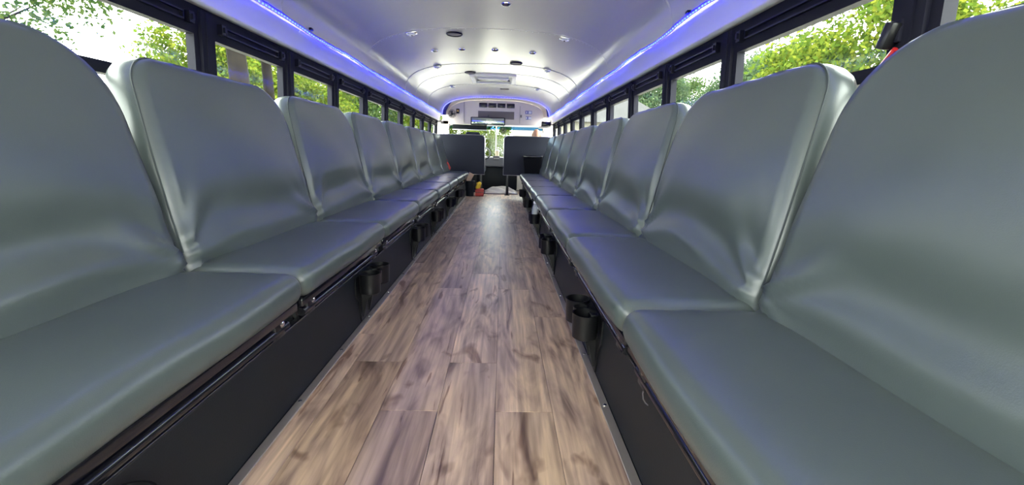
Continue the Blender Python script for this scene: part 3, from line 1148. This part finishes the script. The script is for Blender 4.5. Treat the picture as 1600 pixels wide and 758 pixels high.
# driver's seat behind the left barrier
ds2 = thing('driver_seat', (-0.42, 8.45, 0), 'black driver seat with headrest showing over the left barrier', 'seat')
MB().rbox((-0.42, 8.50, 0.45), (0.48, 0.46, 0.12), 0.04, cuts=(4, 4, 1)).build('cushion', M_barrier, ds2)
MB().rbox((-0.42, 8.25, 0.76), (0.46, 0.11, 0.58), 0.045, cuts=(4, 1, 5)).build('backrest', M_barrier, ds2)
MB().rbox((-0.42, 8.24, 1.06), (0.27, 0.10, 0.14), 0.045, cuts=(3, 1, 2)).build('headrest', M_barrier, ds2)
MB().lathe([(0.16, 0.004), (0.16, 0.03), (0.06, 0.05), (0.06, 0.39)], (-0.42, 8.48, 0), n=20).build('pedestal', M_black, ds2)
# steering wheel
sw = thing('steering_wheel', (-0.30, 8.72, 0.74), 'black steering wheel in front of the driver seat', 'steering wheel')
tilt = Matrix.Rotation(math.radians(40), 3, 'X')
pts = [tuple(Vector((-0.30, 8.72, 0.74)) + tilt @ Vector((0.20 * math.cos(2 * PI * k / 28), 0.20 * math.sin(2 * PI * k / 28), 0))) for k in range(29)]
MB().tube(pts, 0.014, 8).build('rim', M_black, sw)
q = MB()
for a in (PI / 2, PI * 7 / 6, PI * 11 / 6):
    q.tube([(-0.30, 8.72, 0.735), tuple(Vector((-0.30, 8.72, 0.74)) + tilt @ Vector((0.195 * math.cos(a), 0.195 * math.sin(a), 0)))], 0.010, 6)
q.build('spoke', M_black, sw)
MB().tube([(-0.30, 8.72, 0.745), (-0.30, 8.86, 0.58)], 0.03, 10).build('column', M_black, sw)

# mirror, visor, fans, signs
mr = thing('rearview_mirror', (-0.15, 8.45, 1.345), 'wide rear-view mirror hanging below the bulkhead', 'mirror')
MB().rbox((-0.15, 8.47, 1.345), (0.66, 0.035, 0.15), 0.017, cuts=(5, 1, 2)).build('housing', M_black, mr)
MB().box((-0.15, 8.4515, 1.345), (0.61, 0.004, 0.12), bev=0.0015).build('glass', M_mirror, mr)
MB().tube([(-0.15, 8.48, 1.40), (-0.15, 8.655, 1.47)], 0.010, 8).build('arm', M_black, mr)
vz = thing('sun_visor', (-0.55, 8.75, 1.26), 'dark sun visor with pale lower edge over the driver window', 'visor')
MB().rbox((-0.52, 8.78, 1.245), (0.68, 0.025, 0.09), 0.01, cuts=(4, 1, 1)).build('flap', M_panel, vz)
MB().box((-0.52, 8.765, 1.192), (0.68, 0.02, 0.016), bev=0.003).build('edge', M_lid, vz)
MB().tube([(-0.62, 8.78, 1.285), (-0.62, 8.78, 1.30)], 0.012, 8).build('bracket', M_steel, vz)


def fan(c, rad, label):
    r = thing('fan', c, label, 'fan')
    c = Vector(c)
    q = MB()
    for rr, dy in ((rad, 0), (rad * 0.72, -0.012), (rad * 0.4, -0.018), (rad * 0.72, 0.012)):
        q.tube([(c.x + rr * math.cos(2 * PI * k / 20), c.y + dy, c.z + rr * math.sin(2 * PI * k / 20)) for k in range(21)], 0.0035, 5)
    for k in range(10):
        a = 2 * PI * k / 10
        q.tube([(c.x + 0.01 * math.cos(a), c.y - 0.02, c.z + 0.01 * math.sin(a)), (c.x + rad * 0.72 * math.cos(a), c.y - 0.012, c.z + rad * 0.72 * math.sin(a)), (c.x + rad * math.cos(a), c.y, c.z + rad * math.sin(a))], 0.0022, 4)
    q.build('guard', M_black, r)
    q = MB().lathe([(0.0, -0.012), (rad * 0.28, -0.010), (rad * 0.28, 0.05), (0.0, 0.055)], c, axis='Y', n=14)
    q.build('motor', M_black, r)
    for k in range(3):
        a0 = 2 * PI * k / 3
        vs = []
        for (rr, da, dy) in ((0.25, -0.2, 0.004), (0.85, -0.45, 0.008), (0.88, 0.35, -0.006), (0.25, 0.3, -0.004)):
            vs.append((c.x + rad * rr * math.cos(a0 + da), c.y + dy, c.z + rad * rr * math.sin(a0 + da)))
        vs += [(x, y + 0.003, z) for x, y, z in vs]
        MB().add(vs, [(0, 1, 2, 3), (7, 6, 5, 4), (0, 4, 5, 1), (1, 5, 6, 2), (2, 6, 7, 3), (3, 7, 4, 0)]).build('blade', M_dash, r)
    return r


f1 = fan((0.15, 8.80, 1.20), 0.062, 'small round fan hanging at the middle of the windscreen')
MB().tube([(0.15, 8.84, 1.20), (0.15, 8.85, 1.26), (0.15, 8.84, 1.30)], 0.008, 6).build('bracket', M_black, f1)
f2 = fan((-0.84, 8.55, 1.47), 0.075, 'black fan mounted beside the left end of the front arch')
MB().tube([(-0.84, 8.58, 1.47), (-0.85, 8.62, 1.50), (-0.85, 8.664, 1.52)], 0.012, 6).build('bracket', M_black, f2)
s1 = thing('wall_thermostat', (-0.74, 8.65, 1.53), 'small black box with amber face on the bulkhead', 'control')
MB().box((-0.74, 8.648, 1.53), (0.06, 0.022, 0.09), bev=0.005).build('case', M_dark, s1)
MB().box((-0.74, 8.636, 1.535), (0.034, 0.004, 0.034)).build('face', M_amber, s1)
for k, z in enumerate((1.545, 1.44)):
    r = thing('sticker', (0.63, 8.655, z), ('white and blue sticker on the bulkhead, the upper of two', 'white and blue sticker on the bulkhead, the lower of two')[k], 'sticker', 'stickers on the bulkhead')
    MB().box((0.63, 8.6575, z), (0.125 - 0.02 * k, 0.004, 0.058)).build('paper', M_blueink, r)
    MB().box((0.655, 8.6550, z), (0.06, 0.002, 0.045)).build('white_field', M_sticker, r)
    MB().box((0.592, 8.6550, z), (0.025, 0.002, 0.040)).build('white_mark', M_sticker, r)
o = MB().box((0.485, 8.655, 1.47), (0.03, 0.012, 0.05), bev=0.003).build('wall_switch', M_grille)
tag(o, 'small grey switch plate on the bulkhead, left of the stickers', 'switch')
bx = thing('monitor_box', (0.93, 8.3, 1.28), 'black box on a bracket at the top right front corner', 'box')
MB().box((0.94, 8.30, 1.315), (0.17, 0.16, 0.085), bev=0.008).build('case', M_dark, bx)
MB().box((0.93, 8.36, 1.255), (0.24, 0.20, 0.03), bev=0.006).build('bracket', M_cream, bx)

# paper cup on the dash
cpp = thing('paper_cup', (-0.01, 8.90, 0.675), 'tall cream paper cup with white lid standing on the dashboard', 'cup')
MB().lathe([(0.032, 0.675), (0.044, 0.80), (0.0, 0.80)], (0.03, 8.90, 0), n=18).build('cup_body', M_cup, cpp)
MB().lathe([(0.047, 0.797), (0.047, 0.808), (0.042, 0.820), (0.0, 0.822)], (0.03, 8.90, 0), n=18).build('cup_lid', M_lid, cpp)

# crumpled pale cloth on the floor ahead of the barriers
bm = bmesh.new()
bmesh.ops.create_grid(bm, x_segments=46, y_segments=24, size=0.5)
for v in bm.verts:
    x, y = v.co.x, v.co.y
    e = max(0, 1 - (abs(x) / 0.5) ** 4) * max(0, 1 - (abs(y) / 0.5) ** 4)
    hgt = 0.015 + e * (0.075 + 0.03 * math.sin(14 * y + 5 * x + 2 * math.sin(6 * x)) + 0.018 * math.sin(31 * x * 0.5 + 20 * y))
    v.co = Vector((0.12 + x * 0.62 + 0.02 * math.sin(9 * y), 8.32 + y * 0.42 + 0.03 * math.sin(8 * x), hgt))
me = bpy.data.meshes.new('cloth')
bm.to_mesh(me)
bm.free()
me.polygons.foreach_set('use_smooth', [True] * len(me.polygons))
me.materials.append(M_cloth)
o = bpy.data.objects.new('floor_cloth', me)
C.objects.link(o)
sm = o.modifiers.new('thick', 'SOLIDIFY')
sm.thickness = 0.012
sm.offset = -1
tag(o, 'crumpled pale cloth lying on the floor between the barriers', 'cloth')

# clutter at the front end of the left bench
bn = thing('black_bin', (-0.40, 7.62, 0), 'small black open bin at the front end of the left row', 'bin')
q = MB()
q.lathe([(0.0, 0.005), (0.068, 0.005), (0.085, 0.27), (0.08, 0.27), (0.063, 0.015), (0.0, 0.015)], (-0.425, 7.62, 0), n=24)
q.build('body', M_panel, bn)
MB().tube([(-0.425 + 0.084 * math.cos(2 * PI * k / 24), 7.62 + 0.084 * math.sin(2 * PI * k / 24), 0.27) for k in range(25)], 0.006, 6).build('rim', M_black, bn)
tb = thing('tan_carton', (-0.40, 7.62, 0.33), 'tilted tan carton sticking out of the black bin', 'carton')
Rt = Matrix.Rotation(math.radians(28), 3, 'Y')
MB().box((-0.435, 7.62, 0.315), (0.09, 0.045, 0.17), bev=0.004, rot=Rt).build('carton_body', M_tan, tb)
MB().box((-0.395, 7.62, 0.395), (0.095, 0.05, 0.012), bev=0.003, rot=Rt).build('flap', M_tan, tb)
yc = MB().rbox((-0.275, 7.68, 0.19), (0.09, 0.07, 0.12), 0.03, cuts=(3, 3, 3), fn=lambda p: (p[0] + 0.008 * math.sin(60 * p[2]), p[1] + 0.006 * math.sin(70 * p[0]), p[2] + 0.01 * math.sin(50 * p[0])))
tag(MB().add(yc.v, yc.f).build('yellow_rag', M_yellow), 'bundled yellow rag on top of the red case', 'rag')
rc = thing('red_case', (-0.27, 7.68, 0), 'small red case with black handle on the floor by the left barrier', 'case')
MB().rbox((-0.255, 7.69, 0.066), (0.15, 0.10, 0.13), 0.014, cuts=(3, 2, 3)).build('shell', M_red, rc)
MB().box((-0.255, 7.637, 0.07), (0.15, 0.006, 0.008)).build('seam', M_black, rc)
MB().tube([(-0.18, 7.69, 0.10), (-0.165, 7.69, 0.09), (-0.165, 7.69, 0.05), (-0.18, 7.69, 0.04)], 0.006, 6).build('handle', M_black, rc)
for o in C.objects:
    if o.name == 'yellow_rag':
        o.location.z = 0.0
rt = MB()
rt.prism([(-0.80, 0.475), (-0.745, 0.462), (-0.735, 0.50), (-0.775, 0.575), (-0.80, 0.59)], 7.43, 7.437, 'XZ')
rt.tube([(-0.79, 7.433, 0.585), (-0.80, 7.433, 0.63), (-0.82, 7.433, 0.64)], 0.003, 5)
tag(rt.build('red_strap', M_red), 'red strap hanging beside the last left backrest', 'strap')

# ------------------------------------------------------------------ seated person behind the right barrier


def skin_obj(name, chains, m, parent, sub=2):
    """chains: list of (points, radii, parent index in all points or None)."""
    vs, es, rs = [], [], []
    for pts, rad, link in chains:
        base = len(vs)
        for i, p in enumerate(pts):
            vs.append(Vector(p))
            rs.append(rad[i])
            if i:
                es.append((base + i - 1, base + i))
        if link is not None:
            es.append((link, base))
    o0 = Vector(ORG.get(parent.name, (0, 0, 0))) if parent else Vector((0, 0, 0))
    me = bpy.data.meshes.new(name)
    me.from_pydata([tuple(v - o0) for v in vs], es, [])
    me.materials.append(m)
    o = bpy.data.objects.new(name, me)
    C.objects.link(o)
    if parent:
        o.parent = parent
    md = o.modifiers.new('skin', 'SKIN')
    md.use_smooth_shade = True
    for i, sv in enumerate(me.skin_vertices[0].data):
        sv.radius = (rs[i], rs[i])
        sv.use_root = (i == 0)
    sb = o.modifiers.new('sub', 'SUBSURF')
    sb.levels = sb.render_levels = sub
    return o


pxx, pyy = 0.79, 8.50
js = thing('jump_seat', (pxx, pyy, 0), 'small black fold-down seat under the person by the door', 'seat')
MB().rbox((pxx, pyy + 0.02, 0.295), (0.40, 0.36, 0.06), 0.025, cuts=(3, 3, 1)).build('cushion', M_black, js)
MB().box((pxx, pyy + 0.02, 0.135), (0.08, 0.08, 0.27), bev=0.006).build('pedestal', M_black, js)
pe = thing('person', (pxx, pyy, 0.39), 'bald person in dark clothes seated behind the right barrier, facing forward', 'person')
hip = (pxx, pyy, 0.47)
body = [([hip, (pxx, pyy - 0.02, 0.60), (pxx, pyy - 0.01, 0.74), (pxx, pyy + 0.01, 0.87), (pxx, pyy + 0.025, 0.95), (pxx, pyy + 0.045, 1.03), (pxx, pyy + 0.055, 1.08)],
         [0.145, 0.135, 0.15, 0.12, 0.062, 0.055, 0.06], None)]
for sg in (-1, 1):
    body.append(([(pxx + sg * 0.16, pyy + 0.015, 0.885), (pxx + sg * 0.225, pyy + 0.03, 0.77), (pxx + sg * 0.235, pyy + 0.07, 0.66), (pxx + sg * 0.17, pyy + 0.20, 0.60), (pxx + sg * 0.115, pyy + 0.30, 0.575)], [0.062, 0.052, 0.045, 0.038, 0.028], 3))
    body.append(([(pxx + sg * 0.09, pyy + 0.08, 0.46), (pxx + sg * 0.12, pyy + 0.24, 0.46), (pxx + sg * 0.13, pyy + 0.38, 0.46), (pxx + sg * 0.13, pyy + 0.36, 0.25), (pxx + sg * 0.13, pyy + 0.34, 0.07), (pxx + sg * 0.14, pyy + 0.44, 0.035)], [0.09, 0.08, 0.062, 0.055, 0.042, 0.035], 0))
skin_obj('clothed_body', body, M_shirt, pe)
# head: an egg with brow, nose, chin, ears
hc = Vector((pxx, pyy + 0.075, 1.125))
q = MB()
vs, fs = [], []
NU, NV = 28, 20
for j in range(NV + 1):
    ph2 = PI * j / NV
    for i in range(NU):
        a = 2 * PI * i / NU
        x, y, z = 0.074 * math.sin(ph2) * math.cos(a), 0.095 * math.sin(ph2) * math.sin(a), 0.108 * math.cos(ph2)
        if z < 0:
            x *= 1 - 0.35 * (-z / 0.108)
            y = y * (1 - 0.25 * (-z / 0.108)) + 0.014 * (-z / 0.108)
        fr2 = max(0, math.sin(a)) ** 6 * math.sin(ph2)
        nose = fr2 ** 2 * math.exp(-((z + 0.022) / 0.02) ** 2)
        y += 0.026 * nose + 0.006 * fr2 * math.exp(-((z - 0.018) / 0.012) ** 2) - 0.006 * fr2 * math.exp(-(z / 0.012) ** 2) + 0.006 * fr2 * math.exp(-((z + 0.058) / 0.012) ** 2)
        vs.append(hc + Vector((x, y, z)))
for j in range(NV):
    for i in range(NU):
        fs.append((j * NU + i, j * NU + (i + 1) % NU, (j + 1) * NU + (i + 1) % NU, (j + 1) * NU + i))
q.add(vs, fs)
for sg in (-1, 1):
    q.rbox(hc + Vector((sg * 0.079, -0.004, -0.012)), (0.018, 0.034, 0.058), 0.008, cuts=(1, 2, 2))
q.tube([hc + Vector((0, -0.012, -0.05)), hc + Vector((0, -0.03, -0.13))], [0.055, 0.058], 14)
q.build('head', M_skin, pe, sharp=80)
for sg in (-1, 1):
    MB().lathe([(0.0, -0.010), (0.009, -0.004), (0.009, 0.004), (0.0, 0.010)], hc + Vector((sg * 0.028, 0.082, 0.002)), n=8).build('eye', M_lid, pe)
    b0 = Vector((pxx + sg * 0.115, pyy + 0.30, 0.575))
    ch_ = [([tuple(b0), tuple(b0 + Vector((-sg * 0.005, 0.045, -0.01))), tuple(b0 + Vector((-sg * 0.008, 0.085, -0.02)))], [0.026, 0.034, 0.03], None)]
    for k in range(4):
        f0 = b0 + Vector((sg * (-0.034 + 0.019 * k), 0.095, -0.022))
        ln = (0.034, 0.042, 0.040, 0.032)[k if sg > 0 else k]
        ch_.append(([tuple(f0), tuple(f0 + Vector((0, ln, -0.012))), tuple(f0 + Vector((0, ln * 1.5, -0.040)))], [0.0095, 0.0088, 0.008], 2))
    t0 = b0 + Vector((-sg * 0.034, 0.035, -0.004))
    ch_.append(([tuple(t0), tuple(t0 + Vector((-sg * 0.022, 0.03, -0.008))), tuple(t0 + Vector((-sg * 0.026, 0.055, -0.018)))], [0.011, 0.010, 0.009], 1))
    skin_obj('hand', ch_, M_skin, pe, sub=1)
    MB().rbox((pxx + sg * 0.135, pyy + 0.40, 0.036), (0.09, 0.26, 0.07), 0.03, cuts=(2, 5, 1)).build('shoe', M_black, pe)

# ------------------------------------------------------------------ outdoors
GZ = -0.95
g = MB().box((0, 12, GZ - 0.1), (140, 140, 0.2)).build('ground', M_grass)
tag(g, kind='structure')
g = MB().box((0, 9, GZ + 0.01), (13, 46, 0.03)).build('bounce_driveway', M_gravel)  # mostly unseen pale ground, enlarged to bounce light onto the ceiling
tag(g, kind='structure')


def leaf_cloud(name, n, rx, ry, rz, size, clumps, seed, hollow=0.55):
    rs = np.random.RandomState(seed)
    cc = rs.normal(size=(clumps, 3))
    cc /= np.linalg.norm(cc, axis=1)[:, None]
    cc *= (hollow + (1 - hollow) * rs.rand(clumps, 1) ** 0.6)
    which = rs.randint(0, clumps, n)
    p = cc[which] + np.clip(rs.normal(size=(n, 3)) * 0.12, -0.26, 0.26)
    p *= np.array([rx, ry, rz])
    a = rs.normal(size=(n, 3))
    a[:, 2] *= 0.6
    a /= np.linalg.norm(a, axis=1)[:, None]
    b = rs.normal(size=(n, 3))
    b -= a * np.sum(a * b, axis=1)[:, None]
    b /= np.linalg.norm(b, axis=1)[:, None]
    sz = size * (0.6 + 0.8 * rs.rand(n, 1))
    v = np.empty((n, 4, 3))
    v[:, 0] = p - a * sz
    v[:, 1] = p + b * sz * 0.55
    v[:, 2] = p + a * sz
    v[:, 3] = p - b * sz * 0.55
    me = bpy.data.meshes.new(name)
    me.vertices.add(n * 4)
    me.vertices.foreach_set('co', v.reshape(-1))
    me.loops.add(n * 4)
    me.loops.foreach_set('vertex_index', np.arange(n * 4, dtype=np.int32))
    me.polygons.add(n)
    me.polygons.foreach_set('loop_start', np.arange(0, n * 4, 4, dtype=np.int32))
    me.polygons.foreach_set('loop_total', np.full(n, 4, dtype=np.int32))
    me.update()
    me.validate()
    return me


crowns = {}
for nm, m in (('y', M_leaf_y), ('g', M_leaf_g), ('b', M_leaf_b)):
    for v in range(2):
        me = leaf_cloud('crown_' + nm, 42000, 2.2, 2.2, 2.4, 0.062, 70, 5 + v + ord(nm))
        me.materials.append(m)
        crowns[nm, v] = me
trunk_me = None


def trunk_mesh(h, r, seed):
    rnd = random.Random(seed)
    mb = MB()
    pts, rs_ = [], []
    for k in range(9):
        q = k / 8
        pts.append((0.12 * math.sin(3 * q + seed) * q, 0.10 * math.cos(2.5 * q + seed) * q, h * q))
        rs_.append(r * (1.25 if k == 0 else 1 - 0.55 * q))
    mb.tube(pts, rs_, 12)
    for k in range(6):
        q = 0.62 + 0.06 * k
        i = min(8, int(q * 8 + 0.5))
        b = Vector(pts[i])
        a = rnd.uniform(0, 2 * PI)
        L_ = rnd.uniform(0.9, 1.6)
        e = Vector((math.cos(a), math.sin(a), 0.6)) * L_
        mb.tube([b, b + e * 0.5 + Vector((0, 0, -0.05)), b + e], [r * 0.4, r * 0.25, r * 0.1], 7)
    return mb


def tree(x, y, sc, kind, label, lift=1.2, trunk=0.16, th=None, sz=1.0, v=None, cat='tree', group=None):
    r = thing('tree', (x, y, GZ), label, cat, group)
    h = th or (lift + 2.4 * sc * sz)
    tm = trunk_mesh(h, trunk, int(abs(x * 7 + y * 3)))
    tm.v = [p + Vector((x, y, GZ)) for p in tm.v]
    tm.build('trunk', M_bark, r)
    me = crowns[kind, v if v is not None else int(abs(x * 13 + y * 5)) % 2]
    o = bpy.data.objects.new('foliage', me)
    o['kind'] = 'stuff'
    C.objects.link(o)
    o.parent = r
    o.location = (0, 0, lift + 2.0 * sc * sz)
    o.scale = (sc, sc, sc * sz)
    o.rotation_euler = (0, 0, random.uniform(0, 6.28))
    return r


# left side: a big trunk pair close by, dense yellow-green trees along the drive
tree(-5.2, 9.3, 0.8, 'g', 'thick grey trunked tree outside the left windows, the wider of two trunks', lift=4.9, trunk=0.23, th=7.0)
tree(-6.9, 13.6, 0.75, 'y', 'grey trunked tree just ahead of the thick trunk outside the left windows', lift=4.9, trunk=0.19, th=7.0)
hm = leaf_cloud('crown_hanging', 12000, 2.2, 2.2, 2.0, 0.05, 60, 77, hollow=0.75)
hm.materials.append(M_leaf_g)
crowns['h', 0] = hm
tree(-10.6, 9.6, 1.15, 'h', 'leafy branches hanging down outside the rearmost left window', lift=3.35, th=6.2, trunk=0.10, v=0)
LT = [(-17.6, 18.6, 0.62, 'y'), (-23, 21.0, 0.7, 'b'), (-15.2, 24, 1.55, 'y'), (-13.6, 33, 1.55, 'y'), (-13, 42, 1.6, 'g'), (-12.3, 51, 1.6, 'y'), (-11, 60, 1.6, 'g'), (-26, 46, 1.8, 'g'), (-27, 60, 1.8, 'y'), (-4.6, 51, 1.2, 'y'), (-1.5, 60, 1.4, 'y')]
RT = [(14, 16.6, 1.6, 'y'), (19.5, 29.5, 1.75, 'b'), (13.2, 37, 1.5, 'b'), (12.5, 46, 1.55, 'g'), (12.5, 55, 1.6, 'g'), (22.5, 40, 1.9, 'b'), (22, 52, 1.9, 'g'), (12, 64, 1.6, 'y'), (25, 20, 1.6, 'b')]
for lst, side in ((LT, 'left'), (RT, 'right')):
    order = sorted(lst, key=lambda q: q[1])
    for q in lst:
        x, y, sc, kd = q
        k = order.index(q)
        tree(x, y, sc, kd, '%s tree far outside the %s windows, %s' % ({'y': 'yellow-green', 'g': 'deep green', 'b': 'hazy green'}[kd], side, (ORD[k] + ' from the rear') if k else 'rearmost one'), lift=0.25, sz=1.2)

# pale house beyond the windscreen
hs_ = thing('house', (5.0, 26, GZ), 'pale sided house seen through the right half of the windscreen', 'house')
MB().box((5.0, 27, GZ + 1.7), (8.4, 6, 3.4)).build('wall_siding', M_siding, hs_)
MB().prism([(0.4, GZ + 3.4), (9.6, GZ + 3.4), (5.0, GZ + 5.6)], 23.6, 30.4, 'XZ').build('roof', M_roof, hs_)
for x in (2.2, 5.2, 7.6):
    wq = MB().box((x, 23.98, GZ + 1.9), (1.2, 0.08, 1.3), bev=0.02).build('house_window', M_lid, hs_)
    MB().box((x, 23.93, GZ + 1.9), (1.0, 0.04, 1.1)).build('pane', M_dark, wq)
